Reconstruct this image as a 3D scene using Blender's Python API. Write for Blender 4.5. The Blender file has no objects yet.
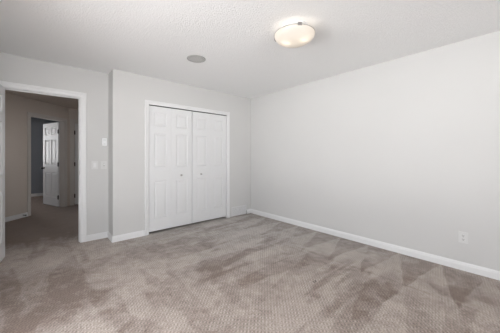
import bpy, bmesh, math, random
from mathutils import Vector, Matrix

random.seed(7)
S = bpy.context.scene
COL = S.collection
R = math.radians

# ------------------------------------------------------------------ camera
CAM_H = 1.2136
cd = bpy.data.cameras.new('camera')
cam = bpy.data.objects.new('camera', cd)
COL.objects.link(cam)
cam.location = (0, 0, CAM_H)
cam.rotation_euler = (R(90), 0, R(-41.6))
cd.sensor_width = 36
cd.lens = 36 * 236 / 500
cd.shift_y = -10.5 / 500
cd.clip_start = 0.02
S.camera = cam

# ------------------------------------------------------------------ light
W = bpy.data.worlds.new('daylight')
S.world = W
W.use_nodes = True
bg = W.node_tree.nodes['Background']
# overcast sky above, lower half made brighter to lift the ceiling
wt = W.node_tree
wtc = wt.nodes.new('ShaderNodeTexCoord')
wsp = wt.nodes.new('ShaderNodeSeparateXYZ')
wrp = wt.nodes.new('ShaderNodeValToRGB')
wt.links.new(wtc.outputs['Generated'], wsp.inputs[0])
wmr = wt.nodes.new('ShaderNodeMapRange')
wmr.inputs[1].default_value = -1
wmr.inputs[2].default_value = 1
wt.links.new(wsp.outputs[2], wmr.inputs[0])
wt.links.new(wmr.outputs[0], wrp.inputs[0])
wrp.color_ramp.elements[0].position = 0.47
wrp.color_ramp.elements[0].color = (0.985, 0.985, 0.985, 1)
wrp.color_ramp.elements[1].position = 0.53
wrp.color_ramp.elements[1].color = (0.43, 0.44, 0.455, 1)
wt.links.new(wrp.outputs[0], bg.inputs[0])
bg.inputs[1].default_value = 13.6
S.view_settings.view_transform = 'Standard'
S.view_settings.look = 'None'
S.view_settings.gamma = 1
S.view_settings.use_curve_mapping = False
S.view_settings.exposure = 0.0


def portal(name, loc, size, rot):
    l = bpy.data.lights.new(name, 'AREA')
    l.shape = 'RECTANGLE'
    l.size, l.size_y = size
    l.cycles.is_portal = True
    o = bpy.data.objects.new(name, l)
    o.location = loc
    o.rotation_euler = rot
    COL.objects.link(o)


# area light looks down its local -Z
portal('sky_portal', (0.2, -2.73, 1.33), (1.3, 1.86), (R(90), 0, R(0)))
portal('sky_portal', (-0.73, 1.3, 1.15), (1.7, 2.0), (0, R(-90), 0))
portal('sky_portal', (1.74, 5.375, 1.0), (0.7, 0.75), (0, R(90), 0))
portal('sky_portal', (-1.7, 9.74, 1.55), (1.2, 1.3), (R(-90), 0, 0))


# ------------------------------------------------------------------ materials
def mat(name, color, rough=0.5, metal=0.0, spec=0.5):
    m = bpy.data.materials.new(name)
    m.use_nodes = True
    b = m.node_tree.nodes['Principled BSDF']
    b.inputs['Base Color'].default_value = (*color, 1)
    b.inputs['Roughness'].default_value = rough
    b.inputs['Metallic'].default_value = metal
    b.inputs['Specular IOR Level'].default_value = spec
    return m


def N(m, kind, **kw):
    n = m.node_tree.nodes.new(kind)
    for k, v in kw.items():
        if k.startswith('_'):
            n.inputs[k[1:].replace('_', ' ')].default_value = v
        else:
            setattr(n, k, v)
    return n


def L(m, a, b):
    m.node_tree.links.new(a, b)


def mix_rgb(m, fac, a, b, mode='MIX'):
    n = m.node_tree.nodes.new('ShaderNodeMix')
    n.data_type = 'RGBA'
    n.blend_type = mode
    for sock, v in ((n.inputs[0], fac), (n.inputs[6], a), (n.inputs[7], b)):
        if hasattr(v, 'is_output'):
            L(m, v, sock)
        else:
            sock.default_value = v if isinstance(v, (int, float)) else (*v, 1)
    return n.outputs[2]


def MA(m, op, a, b=None, c=None, clamp=False):
    n = m.node_tree.nodes.new('ShaderNodeMath')
    n.operation = op
    n.use_clamp = clamp
    for i, v in enumerate((a, b, c)):
        if v is None:
            continue
        if hasattr(v, 'is_output'):
            L(m, v, n.inputs[i])
        else:
            n.inputs[i].default_value = v
    return n.outputs[0]


def smooth(m, v, lo, hi):
    n = m.node_tree.nodes.new('ShaderNodeMapRange')
    n.interpolation_type = 'SMOOTHSTEP'
    L(m, v, n.inputs[0])
    n.inputs[1].default_value = lo
    n.inputs[2].default_value = hi
    return n.outputs[0]


def painted(name, color, rough, scale, strength, dist, var=0.02):
    """paint with a light roller / stipple relief and faint unevenness"""
    m = mat(name, color, rough, spec=0.3)
    b = m.node_tree.nodes['Principled BSDF']
    tc = N(m, 'ShaderNodeTexCoord')
    n1 = N(m, 'ShaderNodeTexNoise', _Scale=scale, _Detail=3.0, _Roughness=0.6)
    L(m, tc.outputs['Object'], n1.inputs['Vector'])
    n2 = N(m, 'ShaderNodeTexNoise', _Scale=1.3, _Detail=2.0)
    L(m, tc.outputs['Object'], n2.inputs['Vector'])
    bp = N(m, 'ShaderNodeBump', _Strength=strength, _Distance=dist)
    L(m, n1.outputs['Fac'], bp.inputs['Height'])
    L(m, bp.outputs[0], b.inputs['Normal'])
    k = 1 - var * 2
    c = mix_rgb(m, n2.outputs['Fac'], tuple(x * k for x in color), tuple(min(1, x * (1 + var)) for x in color))
    L(m, c, b.inputs['Base Color'])
    return m


M_WALL = painted('wall_paint', (0.655, 0.652, 0.645), 0.65, 160, 0.25, 0.002)
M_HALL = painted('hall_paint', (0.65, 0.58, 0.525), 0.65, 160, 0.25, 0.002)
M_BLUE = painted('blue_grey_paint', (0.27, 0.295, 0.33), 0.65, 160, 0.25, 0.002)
M_TRIM = painted('white_trim_paint', (0.80, 0.80, 0.805), 0.35, 30, 0.03, 0.001, 0.005)
M_TRIM_DIM = painted('dimmed_white_trim', (0.66, 0.625, 0.595), 0.4, 30, 0.03, 0.001, 0.005)  # white trim repeated darker and browner, standing in for dim hall light
M_DOOR = painted('white_door_paint', (0.765, 0.768, 0.775), 0.38, 30, 0.03, 0.001, 0.005)
M_PLASTIC = mat('white_plastic', (0.71, 0.71, 0.705), 0.35)
M_VENT = mat('vent_enamel', (0.72, 0.72, 0.73), 0.4)
M_BRIGHT = mat('bright_white_plastic', (0.92, 0.93, 0.94), 0.3)
M_DARK = mat('dark_slot', (0.03, 0.03, 0.03), 0.6)
M_BLACK = mat('dark_bronze', (0.025, 0.022, 0.02), 0.4, 0.6)
M_STEEL = mat('brushed_nickel', (0.42, 0.41, 0.40), 0.32, 1.0)
M_CHROME = mat('satin_chrome', (0.62, 0.61, 0.60), 0.25, 1.0)
M_CLOSET = mat('closet_interior_paint', (0.55, 0.55, 0.54), 0.7)
M_SPEAKER = mat('speaker_grille_grey', (0.44, 0.44, 0.43), 0.6)
M_EXT = mat('exterior_stucco', (0.5, 0.48, 0.45), 0.8)


def ceiling_mat():
    m = mat('stippled_ceiling', (0.95, 0.955, 0.955), 0.8, spec=0.2)
    b = m.node_tree.nodes['Principled BSDF']
    tc = N(m, 'ShaderNodeTexCoord')
    n1 = N(m, 'ShaderNodeTexNoise', _Scale=78.0, _Detail=4.0, _Roughness=0.65)
    L(m, tc.outputs['Object'], n1.inputs['Vector'])
    v = N(m, 'ShaderNodeTexVoronoi', _Scale=105.0)
    L(m, tc.outputs['Object'], v.inputs['Vector'])
    h = MA(m, 'ADD', smooth(m, n1.outputs['Fac'], 0.42, 0.62), MA(m, 'MULTIPLY', v.outputs['Distance'], 0.5))
    bp = N(m, 'ShaderNodeBump', _Strength=0.5, _Distance=0.005)
    L(m, h, bp.inputs['Height'])
    L(m, bp.outputs[0], b.inputs['Normal'])
    return m


M_CEIL = ceiling_mat()


def carpet_mat():
    m = mat('patterned_carpet', (0.3, 0.26, 0.23), 0.95, spec=0.1)
    b = m.node_tree.nodes['Principled BSDF']
    b.inputs['Sheen Weight'].default_value = 0.25
    b.inputs['Sheen Roughness'].default_value = 0.5
    b.inputs['Sheen Tint'].default_value = (0.8, 0.76, 0.72, 1)
    tc = N(m, 'ShaderNodeTexCoord')
    P = tc.outputs['Object']
    sep = N(m, 'ShaderNodeSeparateXYZ')
    L(m, P, sep.inputs[0])
    X, Y = sep.outputs[0], sep.outputs[1]

    def noise(scale, detail=3.0, rough=0.55, dist=0.0, sx=1, sy=1, rot=0, off=0):
        mp = N(m, 'ShaderNodeMapping')
        mp.inputs['Scale'].default_value = (sx, sy, 1)
        mp.inputs['Rotation'].default_value = (0, 0, rot)
        mp.inputs['Location'].default_value = (off, off * 0.7, 0)
        L(m, P, mp.inputs[0])
        n = N(m, 'ShaderNodeTexNoise', _Scale=scale, _Detail=detail, _Roughness=rough, _Distortion=dist)
        L(m, mp.outputs[0], n.inputs['Vector'])
        return n.outputs['Fac']

    big = noise(1.1, 3, 0.6, 0.6)
    mid = noise(3.6, 4, 0.6, 1.2, off=3.1)
    # ---- vacuum strokes swept away from the right wall (x = 3.36)
    wob = MA(m, 'MULTIPLY', MA(m, 'SUBTRACT', noise(2.2, 2, off=7), 0.5), 0.13)
    d = MA(m, 'SUBTRACT', 3.36, X)
    yy = MA(m, 'ADD', MA(m, 'ADD', Y, wob), MA(m, 'MULTIPLY', d, 0.10))
    fr = MA(m, 'FRACT', MA(m, 'DIVIDE', yy, 0.385))
    tri = MA(m, 'MULTIPLY', MA(m, 'ABSOLUTE', MA(m, 'SUBTRACT', fr, 0.5)), 2.0)
    wed = smooth(m, MA(m, 'SUBTRACT', tri, MA(m, 'MULTIPLY', d, 1.15)), -0.03, 0.05)
    wed = MA(m, 'MULTIPLY', wed, smooth(m, noise(1.7, 2, off=2.2), 0.30, 0.5))
    fr2 = MA(m, 'FRACT', MA(m, 'ADD', MA(m, 'DIVIDE', yy, 0.36), 0.37))
    tri2 = MA(m, 'MULTIPLY', MA(m, 'ABSOLUTE', MA(m, 'SUBTRACT', fr2, 0.5)), 2.0)
    d2 = MA(m, 'SUBTRACT', d, 0.82)
    wed2 = smooth(m, MA(m, 'SUBTRACT', tri2, MA(m, 'MULTIPLY', d2, 1.0)), -0.03, 0.07)
    wed2 = MA(m, 'MULTIPLY', MA(m, 'MULTIPLY', wed2, smooth(m, d2, 0.0, 0.05)), smooth(m, noise(1.9, 2, off=4.7), 0.40, 0.5))
    # ---- long strokes across the middle of the floor, parallel to the x axis
    st = noise(1.0, 2, 0.5, 0.35, sx=0.75, sy=4.6, rot=R(8), off=1.3)
    strokes = MA(m, 'MULTIPLY', smooth(m, st, 0.47, 0.55), smooth(m, X, 0.6, 1.7))
    strokes = MA(m, 'MULTIPLY', strokes, smooth(m, d, 0.5, 0.85))
    st2 = noise(1.0, 2, 0.5, 0.5, sx=3.8, sy=0.9, rot=R(-10), off=5.9)
    strokes2 = MA(m, 'MULTIPLY', smooth(m, st2, 0.50, 0.58), MA(m, 'SUBTRACT', 1.0, smooth(m, X, 0.6, 1.5)))
    # seam where the two sweeps meet
    seam = MA(m, 'SUBTRACT', 1.0, smooth(m, MA(m, 'ABSOLUTE', MA(m, 'SUBTRACT', MA(m, 'ADD', d, MA(m, 'MULTIPLY', wob, 0.3)), 0.80)), 0.0, 0.035))
    # ---- worn patches; the large hall ones paint its dimness into the pile
    wp = N(m, 'ShaderNodeVectorMath', operation='ADD')
    nz = N(m, 'ShaderNodeTexNoise', _Scale=4.0, _Detail=4.0)
    L(m, P, nz.inputs['Vector'])
    off = N(m, 'ShaderNodeVectorMath', operation='MULTIPLY_ADD')
    L(m, nz.outputs['Color'], off.inputs[0])
    off.inputs[1].default_value = (0.45, 0.45, 0)
    off.inputs[2].default_value = (-0.225, -0.225, 0)
    L(m, P, wp.inputs[0])
    L(m, off.outputs[0], wp.inputs[1])
    total = None
    for (x, y, rx, ry, rot, w) in PATCHES:
        mp = N(m, 'ShaderNodeMapping')
        mp.vector_type = 'TEXTURE'
        mp.inputs['Location'].default_value = (x, y, 0)
        mp.inputs['Rotation'].default_value = (0, 0, R(rot))
        mp.inputs['Scale'].default_value = (rx, ry, 1)
        L(m, wp.outputs[0], mp.inputs[0])
        ln = N(m, 'ShaderNodeVectorMath', operation='LENGTH')
        L(m, mp.outputs[0], ln.inputs[0])
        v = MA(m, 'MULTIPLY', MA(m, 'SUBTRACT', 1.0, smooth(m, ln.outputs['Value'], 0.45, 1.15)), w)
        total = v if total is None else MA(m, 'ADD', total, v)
    # ---- combine: darkness amount
    dk = MA(m, 'MULTIPLY', MA(m, 'SUBTRACT', big, 0.5), 0.7)
    dk = MA(m, 'ADD', dk, MA(m, 'MULTIPLY', MA(m, 'SUBTRACT', mid, 0.5), 1.25))
    dk = MA(m, 'ADD', dk, MA(m, 'MULTIPLY', MA(m, 'SUBTRACT', noise(11, 4, 0.7, 1.0, off=9.1), 0.5), 1.6))
    dk = MA(m, 'ADD', dk, MA(m, 'MULTIPLY', wed, 0.50))
    dk = MA(m, 'ADD', dk, MA(m, 'MULTIPLY', wed2, 0.30))
    dk = MA(m, 'ADD', dk, MA(m, 'MULTIPLY', strokes, 0.42))
    dk = MA(m, 'ADD', dk, MA(m, 'MULTIPLY', strokes2, 0.38))
    dk = MA(m, 'ADD', dk, MA(m, 'MULTIPLY', seam, 0.25))
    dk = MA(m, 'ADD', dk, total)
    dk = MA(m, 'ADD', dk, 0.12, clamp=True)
    # hue: the pile is greyer far in the corner, pinker by the camera
    grey = smooth(m, MA(m, 'ADD', MA(m, 'ADD', X, Y), MA(m, 'MULTIPLY', mid, 1.6)), 3.6, 6.4)
    grey = MA(m, 'MULTIPLY', grey, smooth(m, X, 0.1, 1.3))
    light = mix_rgb(m, grey, CARP_L1, CARP_L2)
    dark = mix_rgb(m, grey, CARP_D1, CARP_D2)
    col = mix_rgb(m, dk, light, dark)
    # ---- woven dash pattern, rows on the diagonal
    u = MA(m, 'MULTIPLY', MA(m, 'ADD', X, Y), 0.7071)
    v = MA(m, 'MULTIPLY', MA(m, 'SUBTRACT', X, Y), 0.7071)
    fine = MA(m, 'MULTIPLY', MA(m, 'SUBTRACT', noise(45, 2, off=1), 0.5), 3.6)
    fade = MA(m, 'MULTIPLY_ADD', smooth(m, noise(5, 3, 0.6, off=4.4), 0.35, 0.65), 0.4, 0.7)
    a = MA(m, 'SINE', MA(m, 'ADD', MA(m, 'MULTIPLY', v, 2 * math.pi / 0.025), fine))
    bb = MA(m, 'SINE', MA(m, 'ADD', MA(m, 'MULTIPLY', u, 2 * math.pi / 0.036), fine))
    rowsh = MA(m, 'MULTIPLY', a, MA(m, 'MULTIPLY_ADD', bb, 0.65, 0.5))
    pat = MA(m, 'MULTIPLY_ADD', rowsh, 0.5, 0.5, clamp=True)
    tuft = noise(95, 4, 0.75)
    col = mix_rgb(m, MA(m, 'MULTIPLY', MA(m, 'MULTIPLY', pat, fade), PAT), col, (0.07, 0.055, 0.045))
    col = mix_rgb(m, 0.55, col, mix_rgb(m, smooth(m, tuft, 0.3, 0.7), (0.22, 0.22, 0.22), (0.80, 0.80, 0.80)), 'OVERLAY')
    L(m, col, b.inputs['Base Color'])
    hgt = MA(m, 'ADD', MA(m, 'MULTIPLY', pat, -0.6), MA(m, 'ADD', tuft, MA(m, 'MULTIPLY', mid, 1.5)))
    bp = N(m, 'ShaderNodeBump', _Strength=0.5, _Distance=0.006)
    L(m, hgt, bp.inputs['Height'])
    L(m, bp.outputs[0], b.inputs['Normal'])
    return m


PAT = 0.5
CARP_L1 = (0.52, 0.445, 0.40)
CARP_L2 = (0.54, 0.505, 0.48)
CARP_D1 = (0.235, 0.175, 0.148)
CARP_D2 = (0.29, 0.255, 0.235)
#          x     y     rx    ry   rot  weight
PATCHES = [(1.33, 2.05, .16, .20, 0, .55), (1.60, 2.10, .24, .34, 20, .34), (1.55, 1.62, .12, .34, 0, .32),
           (0.95, 3.12, .80, .34, 10, .32), (0.0, 2.72, .55, .80, 0, .46), (0.1, 2.45, .22, .35, 0, .25),
           (2.78, .33, .12, .42, 12, .36), (2.45, .45, .25, .5, 0, -.15), (2.33, .60, .22, .16, 0, .12), (0.1, 3.35, .5, .30, 0, -.10),
           (1.70, 2.80, .30, .12, 0, .22), (-.2, 5.3, 1.3, 1.0, 0, 1.1), (0.1, 7.6, 1.6, 2.2, 0, 1.1),  # last two darken the carpet to imitate the dim hall
           (1.45, 1.05, .5, .25, 30, -.15), (2.3, 2.9, .6, .5, 0, -.12), (1.1, 2.6, .5, .25, 0, -.10)]
M_CARPET = carpet_mat()


# ------------------------------------------------------------------ mesh helpers
def link(name, bm, material, parent=None, bevel=0.0, smooth_=False, segs=2):
    bmesh.ops.recalc_face_normals(bm, faces=bm.faces[:])
    me = bpy.data.meshes.new(name)
    bm.to_mesh(me)
    bm.free()
    for m in (material if isinstance(material, (list, tuple)) else [material]):
        me.materials.append(m)
    if smooth_:
        for p in me.polygons:
            p.use_smooth = True
    o = bpy.data.objects.new(name, me)
    COL.objects.link(o)
    if parent:
        o.parent = parent
    if bevel:
        md = o.modifiers.new('soft_edges', 'BEVEL')
        md.width = bevel
        md.segments = segs
        md.limit_method = 'ANGLE'
    return o


def empty(name, loc=(0, 0, 0), rz=0):
    o = bpy.data.objects.new(name, None)
    o.empty_display_size = 0.1
    COL.objects.link(o)
    o.location = loc
    o.rotation_euler = (0, 0, rz)
    return o


def tag(o, label=None, cat=None, group=None, kind=None):
    if label: o['label'] = label
    if cat: o['category'] = cat
    if group: o['group'] = group
    if kind: o['kind'] = kind
    return o


class Frame:
    """a wall line: u runs along the wall, n points into the space in front of it"""
    def __init__(s, ox, oy, ux, uy, nx, ny):
        s.o = Vector((ox, oy, 0))
        s.u = Vector((ux, uy, 0)).normalized()
        s.n = Vector((nx, ny, 0)).normalized()

    def p(s, u, d, z):
        return s.o + s.u * u + s.n * d + Vector((0, 0, z))

    def box(s, bm, u0, u1, d0, d1, z0, z1, mi=0):
        vs = [bm.verts.new(s.p(u, d, z)) for z in (z0, z1) for d in (d0, d1) for u in (u0, u1)]
        for q in ((0, 1, 3, 2), (4, 5, 7, 6), (0, 1, 5, 4), (2, 3, 7, 6), (0, 2, 6, 4), (1, 3, 7, 5)):
            bm.faces.new([vs[i] for i in q]).material_index = mi

    def sweep(s, bm, prof, u0, u1, z0=0.0):
        """extrude a (depth, height) profile along the wall"""
        a = [bm.verts.new(s.p(u0, d, z0 + z)) for d, z in prof]
        b = [bm.verts.new(s.p(u1, d, z0 + z)) for d, z in prof]
        n = len(prof)
        for i in range(n):
            bm.faces.new((a[i], a[(i + 1) % n], b[(i + 1) % n], b[i]))
        bm.faces.new(a)
        bm.faces.new(b)


WORLD = Frame(0, 0, 1, 0, 0, 1)


def boxes(name, lst, material, frame=WORLD, parent=None, bevel=0.0):
    bm = bmesh.new()
    for b in lst:
        frame.box(bm, *b)
    return link(name, bm, material, parent, bevel)


def lathe(bm, prof, seg=32, M=Matrix.Identity(4), mi=0, close=False):
    rings = []
    for r, z in prof:
        if r < 1e-6:
            rings.append([bm.verts.new(M @ Vector((0, 0, z)))])
        else:
            rings.append([bm.verts.new(M @ Vector((r * math.cos(2 * math.pi * i / seg), r * math.sin(2 * math.pi * i / seg), z))) for i in range(seg)])
    pairs = list(zip(rings, rings[1:]))
    if close:
        pairs.append((rings[-1], rings[0]))
    for A, B in pairs:
        for i in range(seg):
            j = (i + 1) % seg
            q = [A[0]] if len(A) == 1 else [A[i], A[j]]
            q += [B[0]] if len(B) == 1 else [B[j], B[i]]
            if len(q) >= 3:
                bm.faces.new(q).material_index = mi


BASE_P = [(0, 0), (0.014, 0), (0.014, 0.058), (0.011, 0.066), (0.011, 0.072), (0.006, 0.082), (0.004, 0.086), (0, 0.086)]


def baseboard(name, frame, runs, material=None):
    bm = bmesh.new()
    for u0, u1 in runs:
        frame.sweep(bm, BASE_P, u0, u1)
    return tag(link(name, bm, material or M_TRIM), kind='structure')


def casing(name, frame, u0, u1, ztop, w=0.068, wl=None, wr=None, d0=0.0, material=None, jamb=0.116, jt=0.018, sign=1):
    """mitred door trim around opening u0..u1, plus the jamb lining behind it"""
    wl = w if wl is None else wl
    wr = w if wr is None else wr
    bm = bmesh.new()
    # profile across the width: t = 0 at the opening edge, 1 at the outer edge
    prof = [(0.0, 0.0), (0.0, 0.009), (0.12, 0.012), (0.5, 0.013), (0.62, 0.017), (0.92, 0.018), (1.0, 0.013), (1.0, 0.0)]
    rv = 0.006
    path = []
    for t, d in prof:
        path.append([(u0 + rv - rv * 2 - (wl - rv) * t + rv * 0, 0.0, d), (u0 - rv - (wl - rv) * t, ztop + rv + (w - rv) * t, d),
                     (u1 + rv + (wr - rv) * t, ztop + rv + (w - rv) * t, d), (u1 + rv + (wr - rv) * t, 0.0, d)])
    vs = [[bm.verts.new(frame.p(u, d0 + d, z)) for u, z, d in row] for row in path]
    n = len(vs)
    for i in range(n):
        j = (i + 1) % n
        for k in range(3):
            bm.faces.new((vs[i][k], vs[i][k + 1], vs[j][k + 1], vs[j][k]))
    bm.faces.new([vs[i][0] for i in range(n)])
    bm.faces.new([vs[i][3] for i in range(n)])
    if jamb:
        frame.box(bm, u0 - jt, u0, -jamb, 0.001, 0, ztop)
        frame.box(bm, u1, u1 + jt, -jamb, 0.001, 0, ztop)
        frame.box(bm, u0 - jt, u1 + jt, -jamb, 0.001, ztop, ztop + jt)
    return tag(link(name, bm, material or M_TRIM), kind='structure')


def panel_leaf(name, width, height, cols, parent, thick=0.035, material=None, loc=(0, 0, 0), rz=0, stile=0.105, mull=0.10, rows=None, groove=1.0):
    """moulded panel door leaf: hinge edge at local x=0, bottom z=0, thickness along +-y"""
    rows = rows or [(0.20, 0.80), (0.99, 1.60), (1.71, 1.905)]
    bm = bmesh.new()
    h = thick / 2
    if cols == 1:
        cx = [(stile, width - stile)]
    else:
        pw = (width - 2 * stile - mull) / 2
        cx = [(stile, stile + pw), (stile + pw + mull, width - stile)]
    xs = sorted({0, width, *[a for c in cx for a in c]})
    zs = sorted({0, height, *[a for r in rows for a in r]})
    for side in (-1, 1):
        y = side * h
        grid = {(i, k): bm.verts.new((x, y, z)) for i, x in enumerate(xs) for k, z in enumerate(zs)}
        for i in range(len(xs) - 1):
            for k in range(len(zs) - 1):
                q = [grid[i, k], grid[i + 1, k], grid[i + 1, k + 1], grid[i, k + 1]]
                if (xs[i], xs[i + 1]) in cx and (zs[k], zs[k + 1]) in rows:
                    prev = q
                    for ins, dep in ((0.006, 0.006), (0.014, 0.009), (0.022, 0.009), (0.042, 0.002)):
                        a0, a1, b0, b1 = xs[i] + ins, xs[i + 1] - ins, zs[k] + ins, zs[k + 1] - ins
                        yy = side * (h - dep * groove)
                        cur = [bm.verts.new((a0, yy, b0)), bm.verts.new((a1, yy, b0)), bm.verts.new((a1, yy, b1)), bm.verts.new((a0, yy, b1))]
                        for e in range(4):
                            bm.faces.new((prev[e], prev[(e + 1) % 4], cur[(e + 1) % 4], cur[e]))
                        prev = cur
                    bm.faces.new(prev)
                else:
                    bm.faces.new(q)
    # rim
    for (xa, za, xb, zb) in ((0, 0, width, 0), (width, 0, width, height), (width, height, 0, height), (0, height, 0, 0)):
        pts = []
        n = 1
        bm.faces.new([bm.verts.new((xa, -h, za)), bm.verts.new((xb, -h, zb)), bm.verts.new((xb, h, zb)), bm.verts.new((xa, h, za))])
    bmesh.ops.remove_doubles(bm, verts=bm.verts[:], dist=1e-5)
    o = link(name, bm, material or M_DOOR, parent)
    o.location = loc
    o.rotation_euler = (0, 0, rz)
    return o


def round_knob(name, parent, loc, axis='-y', r=0.016, length=0.03, material=None):
    bm = bmesh.new()
    M = {'-y': Matrix.Rotation(R(90), 4, 'X'), 'y': Matrix.Rotation(R(-90), 4, 'X')}[axis]
    lathe(bm, [(0, 0), (r * .95, 0), (r * .95, length * .12), (r * .5, length * .2), (r * .45, length * .5), (r * .8, length * .62),
               (r, length * .8), (r * .85, length * .95), (0, length)], 24, M)
    o = link(name, bm, material or M_STEEL, parent, smooth_=True)
    o.location = loc
    return o


def hinge(parent, frame_loc, rz, z, material):
    """butt hinge: knuckle barrel and two plates"""
    bm = bmesh.new()
    lathe(bm, [(0, -.052), (.004, -.052), (.008, -.046), (.008, .046), (.004, .052), (0, .052)], 12)
    F = Frame(0, 0, 1, 0, 0, 1)
    F.box(bm, 0.0, 0.012, -0.0125, -0.0100, -.045, .045)
    F.box(bm, -0.012, 0.0, -0.0125, -0.0100, -.045, .045)
    o = link('hinge', bm, material, parent)
    o.location = (*frame_loc, z)
    o.rotation_euler = (0, 0, rz)
    return o


# ------------------------------------------------------------------ shell
H = 2.44
HH = 2.38
XE = 3.36            # right wall
YN = 3.76            # closet wall face
YD = 4.054           # wall with the bedroom door
XB = 0.761           # corner of the closet bump-out
XW, YS = -0.60, -2.60
T = 0.116

bm = bmesh.new()
vs = [bm.verts.new(p) for p in ((-2.75, -2.75, 0), (3.5, -2.75, 0), (3.5, 9.75, 0), (-2.75, 9.75, 0))]
vb = [bm.verts.new((v.co.x, v.co.y, -0.12)) for v in vs]
bm.faces.new(vs)
bm.faces.new(vb[::-1])
for i in range(4):
    bm.faces.new((vs[i], vb[i], vb[(i + 1) % 4], vs[(i + 1) % 4]))
tag(link('floor', bm, M_CARPET), kind='structure')

tag(boxes('ceiling', [(XW - T, XE + T, YS - T, YD + 0.03, H, H + .12)], M_CEIL), kind='structure')
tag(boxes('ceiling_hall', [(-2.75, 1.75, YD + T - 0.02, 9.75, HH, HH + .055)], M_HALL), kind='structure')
tag(boxes('ceiling_closet', [(XB + .02, XE + T, YN + T - .02, 4.62, 2.40, 2.44)], M_CLOSET), kind='structure')

# right wall
tag(boxes('wall_right', [(XE, XE + T, YS - T, 4.7, 0, H)], M_WALL), kind='structure')

# closet wall with return and door opening
CU0, CU1, CZ = 1.253, 2.733, 2.012
FN = Frame(0, YN, 1, 0, 0, -1)
bm = bmesh.new()
FN.box(bm, XB, CU0 - .018, -T, 0, 0, H)
FN.box(bm, CU1 + .018, XE, -T, 0, 0, H)
FN.box(bm, CU0 - .018, CU1 + .018, -T, 0, CZ + .018, H)
FN.box(bm, XB, XB + T, -(YD - YN) - T, -T, 0, H)
tag(link('wall_back', bm, M_WALL), kind='structure')
tag(boxes('wall_closet', [(XB + T, XE, 4.5, 4.6, 0, 2.42), (XB, XB + T, YD + T, 4.6, 0, 2.42)], [M_CLOSET]), kind='structure')

# bedroom door wall
DU0, DU1, DZ = -0.352, 0.414, 2.030
FD = Frame(0, YD, 1, 0, 0, -1)
bm = bmesh.new()
FD.box(bm, XW - T, DU0 - .018, -T, 0, 0, H)
FD.box(bm, DU1 + .018, XB, -T, 0, 0, H)
FD.box(bm, DU0 - .018, DU1 + .018, -T, 0, DZ + .018, H)
tag(link('wall_door_side', bm, M_WALL), kind='structure')
# hall side skin of the same wall
FDH = Frame(0, YD + T, 1, 0, 0, 1)
bm = bmesh.new()
FDH.box(bm, -1.4, DU0 - .018, 0, .012, 0, HH)
FDH.box(bm, DU1 + .018, XB, 0, .012, 0, HH)
FDH.box(bm, DU0 - .018, DU1 + .018, 0, .012, DZ + .018, HH)
tag(link('wall_hall_near', bm, M_HALL), kind='structure')


def window_wall(name, frame, u0, u1, wu0, wu1, z0, z1, top, material):
    bm = bmesh.new()
    frame.box(bm, u0, wu0, -T, 0, 0, top)
    frame.box(bm, wu1, u1, -T, 0, 0, top)
    frame.box(bm, wu0, wu1, -T, 0, 0, z0)
    frame.box(bm, wu0, wu1, -T, 0, z1, top)
    return tag(link(name, bm, material), kind='structure')


def window(name, frame, u0, u1, z0, z1, bars):
    e = tag(empty(name, frame.p((u0 + u1) / 2, -0.06, z0)), kind='structure')
    inv = Matrix.Translation(-e.location)
    bm = bmesh.new()
    w = 0.045
    for b in ((u0, u0 + w, -.09, -.03, z0, z1), (u1 - w, u1, -.09, -.03, z0, z1), (u0 + w, u1 - w, -.09, -.03, z0, z0 + w), (u0 + w, u1 - w, -.09, -.03, z1 - w, z1)):
        frame.box(bm, *b)
    for k in range(1, bars):
        u = u0 + (u1 - u0) * k / bars
        frame.box(bm, u - .02, u + .02, -.085, -.035, z0 + w, z1 - w)
    bm.transform(inv)
    link('window_frame', bm, M_TRIM, e)
    bm = bmesh.new()
    frame.box(bm, u0 - .06, u1 + .06, -.03, .03, z0 - .025, z0)
    bm.transform(inv)
    link('window_sill', bm, M_TRIM, e)
    return e


# unseen window wall behind the camera, side window added to light the right wall
FS = Frame(0, YS, 1, 0, 0, 1)
window_wall('wall_window_side', FS, XW - T, XE, -0.45, .85, 0.40, 2.26, H, M_WALL)
window('window_1', FS, -0.45, .85, 0.40, 2.26, 2)
FW = Frame(XW, 0, 0, 1, 1, 0)
window_wall('wall_left', FW, YS, YD, 0.3, 2.3, 0.30, 2.0, H, M_WALL)
window('added_window_2', FW, 0.3, 2.3, 0.30, 2.0, 2)  # unseen window, added to light the right wall

# hallway: angled wall, far wall, side walls
s2 = math.sqrt(0.5)
FG = Frame(-0.482, 6.231, s2, s2, s2, -s2)
GU0, GU1 = 0.476, 1.275
END = 1.415
bm = bmesh.new()
FG.box(bm, -1.30, GU0 - .018, -T, 0, 0, HH)
FG.box(bm, GU1 + .018, END + .05, -T, 0, 0, HH)
FG.box(bm, GU0 - .018, GU1 + .018, -T, 0, DZ + .018, HH)
tag(link('wall_hall_angled', bm, M_HALL), kind='structure')
FH = Frame(0, 7.231, 1, 0, 0, -1)
HU0, HU1 = 0.625, 1.385
bm = bmesh.new()
FH.box(bm, 0.47, HU0 - .018, -T, 0, 0, HH)
FH.box(bm, HU1 + .018, 1.72, -T, 0, 0, HH)
FH.box(bm, HU0 - .018, HU1 + .018, -T, 0, DZ + .018, HH)
tag(link('wall_hall_far', bm, M_HALL), kind='structure')
FHR = Frame(1.6, 0, 0, 1, -1, 0)
window_wall('wall_hall_right', FHR, 4.6, 7.231, 5.00, 5.75, 0.65, 1.35, HH, M_HALL)
window('added_window_4', FHR, 5.00, 5.75, 0.65, 1.35, 2)  # unseen window, added to light the angled wall
FHL = Frame(-1.4, 0, 0, 1, 1, 0)
bm = bmesh.new()
FHL.box(bm, YD + T, 5.35, -T, 0, 0, HH)
tag(link('wall_hall_left', bm, M_HALL), kind='structure')
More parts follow.
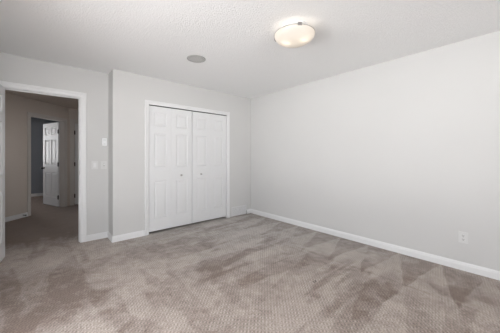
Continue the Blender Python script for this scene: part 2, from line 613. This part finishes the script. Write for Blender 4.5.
tag(boxes('wall_hall_light_block', [(.59, 1.6, 7.5, 7.6, 0, HH), (1.6, 1.72, 7.347, 7.6, 0, HH)], M_HALL), kind='structure')  # unseen backing, added to keep sky light out of the door gaps

# the room beyond the hallway
FR = Frame(0, 9.6, 1, 0, 0, -1)
window_wall('wall_far_room_back', FR, -2.6, .6, -2.3, -1.1, 0.9, 2.2, HH, M_BLUE)
window('window_3', FR, -2.3, -1.1, 0.9, 2.2, 2)  # unseen window, put in this wall to graze the open leaf with light
tag(boxes('wall_far_room_left', [(-2.72, -2.6, 5.1, 9.7, 0, HH)], M_BLUE), kind='structure')
tag(boxes('wall_far_room_right', [(.47, .59, 7.347, 9.6, 0, HH)], M_BLUE), kind='structure')
tag(boxes('wall_far_room_near', [(-2.6, -1.516, 5.1, 5.2, 0, HH)], M_BLUE), kind='structure')

# ------------------------------------------------------------------ trim
baseboard('baseboard_right', Frame(XE, 0, 0, 1, -1, 0), [(YS, YN)])
baseboard('baseboard_back', FN, [(XB - 0.012, CU0 - .064), (3.238, XE - .0142)])
baseboard('baseboard_return', Frame(XB, 0, 0, 1, -1, 0), [(YN, YD - .0142)])
baseboard('baseboard_door_side', FD, [(DU1 + .072, XB - .0002), (XW, DU0 - .072)])
baseboard('baseboard_left', FW, [(YS, YD - .0142)])
baseboard('baseboard_window_side', FS, [(XW + .0142, XE - .0142)])
baseboard('baseboard_hall_angled', FG, [(-1.25, GU0 - .075)])
baseboard('baseboard_hall_far', FH, [(HU1 + .09, 1.6)])
baseboard('baseboard_far_room_back', Frame(0, 9.6, 1, 0, 0, -1), [(-2.6, .47)])
baseboard('baseboard_far_room_right', Frame(.47, 0, 0, 1, -1, 0), [(7.45, 9.586)])
casing('trim_1', FD, DU0, DU1, DZ, w=.074)
casing('trim_2', FN, CU0, CU1, CZ, w=.062)
casing('trim_3', FG, GU0, GU1, DZ, w=.075, material=M_TRIM_DIM)
casing('trim_4', FH, HU0, HU1, DZ, w=.085, material=M_TRIM_DIM)

# bedroom door stop strips inside the jamb
bm = bmesh.new()
FD.box(bm, DU1 - .011, DU1, -.075, -.04, 0, DZ - .011)
FD.box(bm, DU0, DU0 + .011, -.075, -.04, 0, DZ - .011)
FD.box(bm, DU0, DU1, -.075, -.04, DZ - .011, DZ)
tag(link('trim_5', bm, M_TRIM), kind='structure')
tag(boxes('trim_6', [(DU1 - .0015, DU1, .008, .034, .95, 1.01)], M_STEEL,
          Frame(0, YD, 1, 0, 0, 1)), kind='structure')          # strike plate

# ------------------------------------------------------------------ doors
# bedroom door, swung open into the room; hinged on the left jamb
d1 = tag(empty('door_1', (DU0 + .002, YD - .006, 0.012), R(-97.8)), kind='structure')
panel_leaf('door_leaf', .758, 2.012, 2, d1, loc=(.002, .0175, 0), groove=1.6)
round_knob('door_knob', d1, (.69, .035, .90), 'y', .027, .06)
round_knob('door_knob', d1, (.69, .0, .90), '-y', .027, .06)

# closet bifold pairs
CW = (CU1 - CU0 - .016) / 4
for k, nm in ((0, 'door_2'), (1, 'door_3')):
    x0 = CU0 + .0035 + k * (2 * CW + .009)
    e = tag(empty(nm, (x0, YN + .030, 0.033)), kind='structure')
    for j in (0, 1):
        panel_leaf('door_leaf', CW - .0022, CZ - .033 - .014, 1, e, thick=.032, loc=(j * CW, 0, 0), stile=.078,
                   rows=[(.195, .785), (1.0, 1.545), (1.65, 1.875)])
    kx = (1.787 if k == 0 else 2.166) - x0
    round_knob('door_knob', e, (kx, -.016, .855), '-y', .016, .028)
tag(boxes('trim_7', [(CU0, CU1, YN + .012, YN + .05, CZ - .006, CZ)], M_BLACK), kind='structure')   # bifold track

# hallway room door, open away; hinged on the right jamb, rear edge
hp = FG.p(GU1 - .006, -T + .0, 0)
ang = math.atan2(.942, -.347)
d4 = tag(empty('door_4', (hp.x, hp.y, 0.012), ang), kind='structure')
panel_leaf('door_leaf', .765, 2.005, 2, d4, loc=(.012, .0, 0), groove=1.6)
round_knob('door_knob', d4, (.71, .0175, .90), 'y', .028, .062, M_BLACK)
round_knob('door_knob', d4, (.71, -.0175, .90), '-y', .028, .062, M_BLACK)
for z in (.22, 1.0, 1.78):
    o = hinge(d4, (0.0, 0.018), R(90), z, M_BLACK)

# closed door at the end of the hallway; hinge knuckles on the left
d5 = tag(empty('door_5', (HU0 + .012, 7.231 + .028, 0.012)), kind='structure')
panel_leaf('door_leaf', HU1 - HU0 - .016, 2.005, 2, d5)
round_knob('door_knob', d5, (.69, -.0175, .90), '-y', .028, .062, M_BLACK)
for z in (.22, 1.0, 1.78):
    hinge(d5, (-0.004, -.024), 0, z, M_BLACK)

# ------------------------------------------------------------------ ceiling light
def tube(bm, pts, r, seg=8):
    rings = []
    for i, p in enumerate(pts):
        p = Vector(p)
        a = Vector(pts[max(0, i - 1)]); b = Vector(pts[min(len(pts) - 1, i + 1)])
        t = (b - a).normalized()
        x = t.orthogonal().normalized() if i == 0 else (x - t * x.dot(t)).normalized()
        y = t.cross(x)
        rings.append([bm.verts.new(p + r * (x * math.cos(2 * math.pi * k / seg) + y * math.sin(2 * math.pi * k / seg))) for k in range(seg)])
    for A, B in zip(rings, rings[1:]):
        for k in range(seg):
            bm.faces.new((A[k], A[(k + 1) % seg], B[(k + 1) % seg], B[k]))
    bm.faces.new(rings[0]); bm.faces.new(rings[-1])


LX, LY = 1.815, 1.405
lamp = tag(empty('ceiling_light', (LX, LY, H)), 'round frosted glass bowl light glowing on the ceiling', 'ceiling light')
bm = bmesh.new()
lathe(bm, [(0, -.001), (.13, -.001), (.13, -.012), (.118, -.024), (0, -.026)], 48)
link('mounting_pan', bm, M_PLASTIC, lamp, smooth_=False)
mg = bpy.data.materials.new('frosted_glass')
mg.use_nodes = True
nt = mg.node_tree
for n in list(nt.nodes):
    nt.nodes.remove(n)
out = nt.nodes.new('ShaderNodeOutputMaterial')
tr = nt.nodes.new('ShaderNodeBsdfTranslucent'); tr.inputs[0].default_value = (0.90, 0.86, 0.80, 1)
pr = nt.nodes.new('ShaderNodeBsdfPrincipled'); pr.inputs['Base Color'].default_value = (0.86, 0.84, 0.80, 1); pr.inputs['Roughness'].default_value = 0.25
mx = nt.nodes.new('ShaderNodeMixShader'); mx.inputs[0].default_value = 0.45
nt.links.new(tr.outputs[0], mx.inputs[1]); nt.links.new(pr.outputs[0], mx.inputs[2]); nt.links.new(mx.outputs[0], out.inputs[0])
bm = bmesh.new()
RB, DB, ZR = .190, .087, -.070
prof = []
for i in range(15):
    a = i / 14 * math.pi / 2
    prof.append((RB * math.cos(a) ** 0.9 if i < 14 else 0, ZR - DB * math.sin(a)))
lathe(bm, prof, 64)
g = link('glass_bowl', bm, mg, lamp, smooth_=True)
# thin metal rim and three clips
bm = bmesh.new()
lathe(bm, [(RB + .0005, ZR - .003), (RB + .004, ZR - .003), (RB + .004, ZR + .003), (RB + .0005, ZR + .003)], 64, close=True)
link('metal_rim', bm, M_CHROME, lamp)
fc = math.atan2(-LY, -LX)
for k in range(3):
    a = fc + R(14) + k * 2 * math.pi / 3
    bm = bmesh.new()
    F = Frame(0, 0, -math.sin(a), math.cos(a), math.cos(a), math.sin(a))
    F.box(bm, -.019, .019, RB + .003, RB + .009, ZR - .014, ZR + .012)
    F.box(bm, -.013, .013, RB - .012, RB + .009, ZR + .008, ZR + .012)
    F.box(bm, -.004, .004, .11, RB - .01, ZR + .008, ZR + .012)
    F.box(bm, -.004, .004, .11, .114, ZR + .008, -.018)
    link('clip', bm, M_STEEL, lamp)
mb = bpy.data.materials.new('lit_bulb')
mb.use_nodes = True
b_ = mb.node_tree.nodes['Principled BSDF']
b_.inputs['Emission Color'].default_value = (1, .80, .58, 1)
b_.inputs['Emission Strength'].default_value = 1.0
right = Vector((math.cos(R(41.6)), -math.sin(R(41.6))))
for sgn in (-1, 1):
    bx, by = right.x * .075 * sgn, right.y * .075 * sgn
    bm = bmesh.new()
    M = Matrix.Translation((bx, by, -.052))
    lathe(bm, [(0, .027), (.013, .027), (.013, .006), (.021, -.004), (.024, -.018), (.018, -.032), (0, -.040)], 20, M)
    link('light_bulb', bm, mb, lamp, smooth_=True)
    l = bpy.data.lights.new('bulb_glow', 'POINT')
    l.energy = 0.12
    l.color = (1, .83, .66)
    l.shadow_soft_size = .026
    lo = bpy.data.objects.new('bulb_glow', l)
    COL.objects.link(lo)
    lo.parent = lamp
    tow = .055 if sgn > 0 else 0.0      # the right bulb sits a little forward
    lo.location = (bx - .664 * tow, by - .748 * tow, -.118)

# ------------------------------------------------------------------ ceiling speaker
sp = tag(empty('ceiling_speaker', (1.47, 2.677, H)), 'round grey speaker grille set flush in the ceiling near the closet', 'speaker')
bm = bmesh.new()
lathe(bm, [(.104, 0), (.116, 0), (.116, -.004), (.110, -.007), (.104, -.006)], 48, close=True)
link('trim_ring', bm, M_SPEAKER, sp, smooth_=False)
mgr = mat('speaker_mesh', (.40, .40, .395), .6)
bb = mgr.node_tree.nodes['Principled BSDF']
tc = N(mgr, 'ShaderNodeTexCoord')
vo = N(mgr, 'ShaderNodeTexVoronoi', _Scale=230.0, _Randomness=0.0)
L(mgr, tc.outputs['Object'], vo.inputs['Vector'])
L(mgr, mix_rgb(mgr, smooth(mgr, vo.outputs['Distance'], .25, .4), (.30, .30, .30), (.54, .54, .53)), bb.inputs['Base Color'])
bm = bmesh.new()
lathe(bm, [(.104, -.004), (.07, -.0055), (0, -.006)], 48)
link('grille', bm, mgr, sp)

# ------------------------------------------------------------------ wall fittings
def plate(name, frame, u, z, w, h, label, cat, kind, group=None):
    c = frame.p(u, 0, z)
    rz = math.atan2(frame.u.y, frame.u.x)
    e = tag(empty(name, c), label, cat, group)
    inv = Matrix.Translation(-c)

    def part(pn, lst, material, bevel=0.0):
        bm = bmesh.new()
        for b in lst:
            frame.box(bm, u + b[0], u + b[1], b[2], b[3], z + b[4], z + b[5])
        bm.transform(inv)
        return link(pn, bm, material, e, bevel)
    part('wall_plate', [(-w / 2, w / 2, .0003, .006, -h / 2, h / 2)], M_PLASTIC, .002)
    if kind == 'rocker':
        part('rocker', [(-.017, .017, .006, .010, -.034, .034)], M_TRIM, .0015)
    if kind == 'toggle':
        part('toggle', [(-.005, .005, .006, .019, -.004, .012)], M_BRIGHT, .001)
        part('toggle_slot', [(-.008, .008, .006, .0068, -.016, .016)], mat('toggle_shadow_gap', (.42, .42, .39), .5))
        for zz in (.030, -.030):
            part('screw', [(-.0028, .0028, .006, .0072, zz - .0028, zz + .0028)], M_STEEL)
    if kind == 'outlet':
        for zz in (.0195, -.0195):
            s_ = part('socket', [(-.017, .017, .006, .0085, zz - .0135, zz + .0135)], M_PLASTIC, .003)
            bm = bmesh.new()
            frame.box(bm, u - .0078, u - .0050, .0085, .0090, z + zz - .003, z + zz + .008)
            frame.box(bm, u + .0050, u + .0078, .0085, .0090, z + zz - .003, z + zz + .008)
            frame.box(bm, u - .003, u + .003, .0085, .0090, z + zz - .011, z + zz - .006)
            bm.transform(inv)
            link('socket_slots', bm, M_DARK, s_)
        part('screw', [(-.002, .002, .006, .0072, -.002, .002)], M_STEEL)
    return e


plate('wall_switch', FD, .589, 1.083, .078, .118, 'white rocker switch plate beside the bedroom door trim', 'switch', 'rocker')
plate('wall_switch', FD, .703, 1.081, .078, .118, 'white toggle switch plate right below the thermostat', 'switch', 'toggle')
plate('wall_outlet', Frame(XE, 0, 0, 1, -1, 0), .371, .348, .076, .118, 'white double power outlet low on the right wall', 'outlet', 'outlet')

# thermostat
tpos = FD.p(.709, 0, 1.422)
th = tag(empty('thermostat', tpos), 'small bright white thermostat on the wall above the toggle switch', 'thermostat')
inv = Matrix.Translation(-tpos)
bm = bmesh.new()
FD.box(bm, .679, .739, .0003, .026, 1.366, 1.479)
bm.transform(inv)
link('housing', bm, M_BRIGHT, th, .006, segs=3)
bm = bmesh.new()
FD.box(bm, .690, .728, .026, .0275, 1.437, 1.462)
bm.transform(inv)
link('display', bm, mat('pale_display', (.80, .82, .82), .3), th, .001)
bm = bmesh.new()
FD.box(bm, .699, .719, .026, .029, 1.385, 1.395)
bm.transform(inv)
link('button', bm, M_PLASTIC, th, .001)

# air return grille between closet trim and corner
gp = FN.p(3.04, 0, 0)
gr = tag(empty('vent_grille', gp), 'white louvred wall vent at carpet level between closet and corner', 'vent')
inv = Matrix.Translation(-gp)
G0, G1, GB, GT = 2.846, 3.232, .012, .195
bm = bmesh.new()
FN.box(bm, G0, G1, .0003, .006, GB, GB + .022)
FN.box(bm, G0, G1, .0003, .006, GT - .022, GT)
FN.box(bm, G0, G0 + .022, .0003, .006, GB + .022, GT - .022)
FN.box(bm, G1 - .022, G1, .0003, .006, GB + .022, GT - .022)
bm.transform(inv)
link('frame', bm, M_VENT, gr, .0015)
bm = bmesh.new()
n = 7
for k in range(n):
    z = GB + .026 + k * (GT - GB - .052) / (n - 1)
    a = [FN.p(G0 + .02, .0005, z + .010), FN.p(G1 - .02, .0005, z + .010), FN.p(G1 - .02, .006, z - .004), FN.p(G0 + .02, .006, z - .004)]
    v1 = [bm.verts.new(p) for p in a]
    v2 = [bm.verts.new(p + Vector((0, 0, -.0022))) for p in a]
    bm.faces.new(v1); bm.faces.new(v2[::-1])
    for i in range(4):
        bm.faces.new((v1[i], v2[i], v2[(i + 1) % 4], v1[(i + 1) % 4]))
for k in range(1, 12):
    u = G0 + .022 + (G1 - G0 - .044) * k / 12
    FN.box(bm, u - .003, u + .003, .0003, .0065, GB + .022, GT - .022)
bm.transform(inv)
link('louvres', bm, M_VENT, gr)
bm = bmesh.new()
FN.box(bm, G0 + .02, G1 - .02, .0001, .0004, GB + .02, GT - .02)
bm.transform(inv)
link('duct_backing', bm, mat('vent_duct_grey', (.33, .34, .33), .7), gr)
# thin dark strip added to draw the dark gap beside the vent
bm = bmesh.new()
tube(bm, [(3.235, YN - .010, .0), (3.2355, YN - .010, .03), (3.235, YN - .009, .055), (3.234, YN - .006, .075)], .0035)
tag(link('dark_gap_strip', bm, M_DARK, smooth_=True), 'short dark strip drawing the gap between the wall vent and corner baseboard', 'dark gap')

# spring door stop on the hallway baseboard
ds_p = FG.p(.30, .014, .05)
ds = tag(empty('door_stop', ds_p), 'small dark spring door stop on the hallway baseboard', 'door stop')
inv = Matrix.Translation(-ds_p)
bm = bmesh.new()
pts = []
for i in range(73):
    a = i / 72 * math.pi * 2 * 9
    pts.append(FG.p(.30 + .006 * math.cos(a), .016 + .055 * i / 72, .05 + .006 * math.sin(a)) - ds_p)
tube(bm, pts, .0016, 6)
link('spring', bm, M_BLACK, ds, smooth_=True)
bm = bmesh.new()
FG.box(bm, .290, .310, .068, .084, .040, .060)
bm.transform(inv)
link('rubber_tip', bm, M_DARK, ds, .003)
bm = bmesh.new()
FG.box(bm, .290, .310, .0002, .004, .040, .060)
bm.transform(inv)
link('base', bm, M_BLACK, ds, .0015)

# little dark curl of thread on the carpet
bm = bmesh.new()
pts = []
for i in range(16):
    a = R(150) + R(230) * i / 15
    pts.append((1.981 + .020 * math.cos(a) * (1 - .02 * i), 1.293 + .016 * math.sin(a), .0035 + .002 * math.sin(i)))
tube(bm, pts, .0028, 6)
tag(link('carpet_thread', bm, mat('dark_thread', (.06, .05, .045), .9), smooth_=True), 'tiny dark curl of thread lying on the carpet', 'thread')
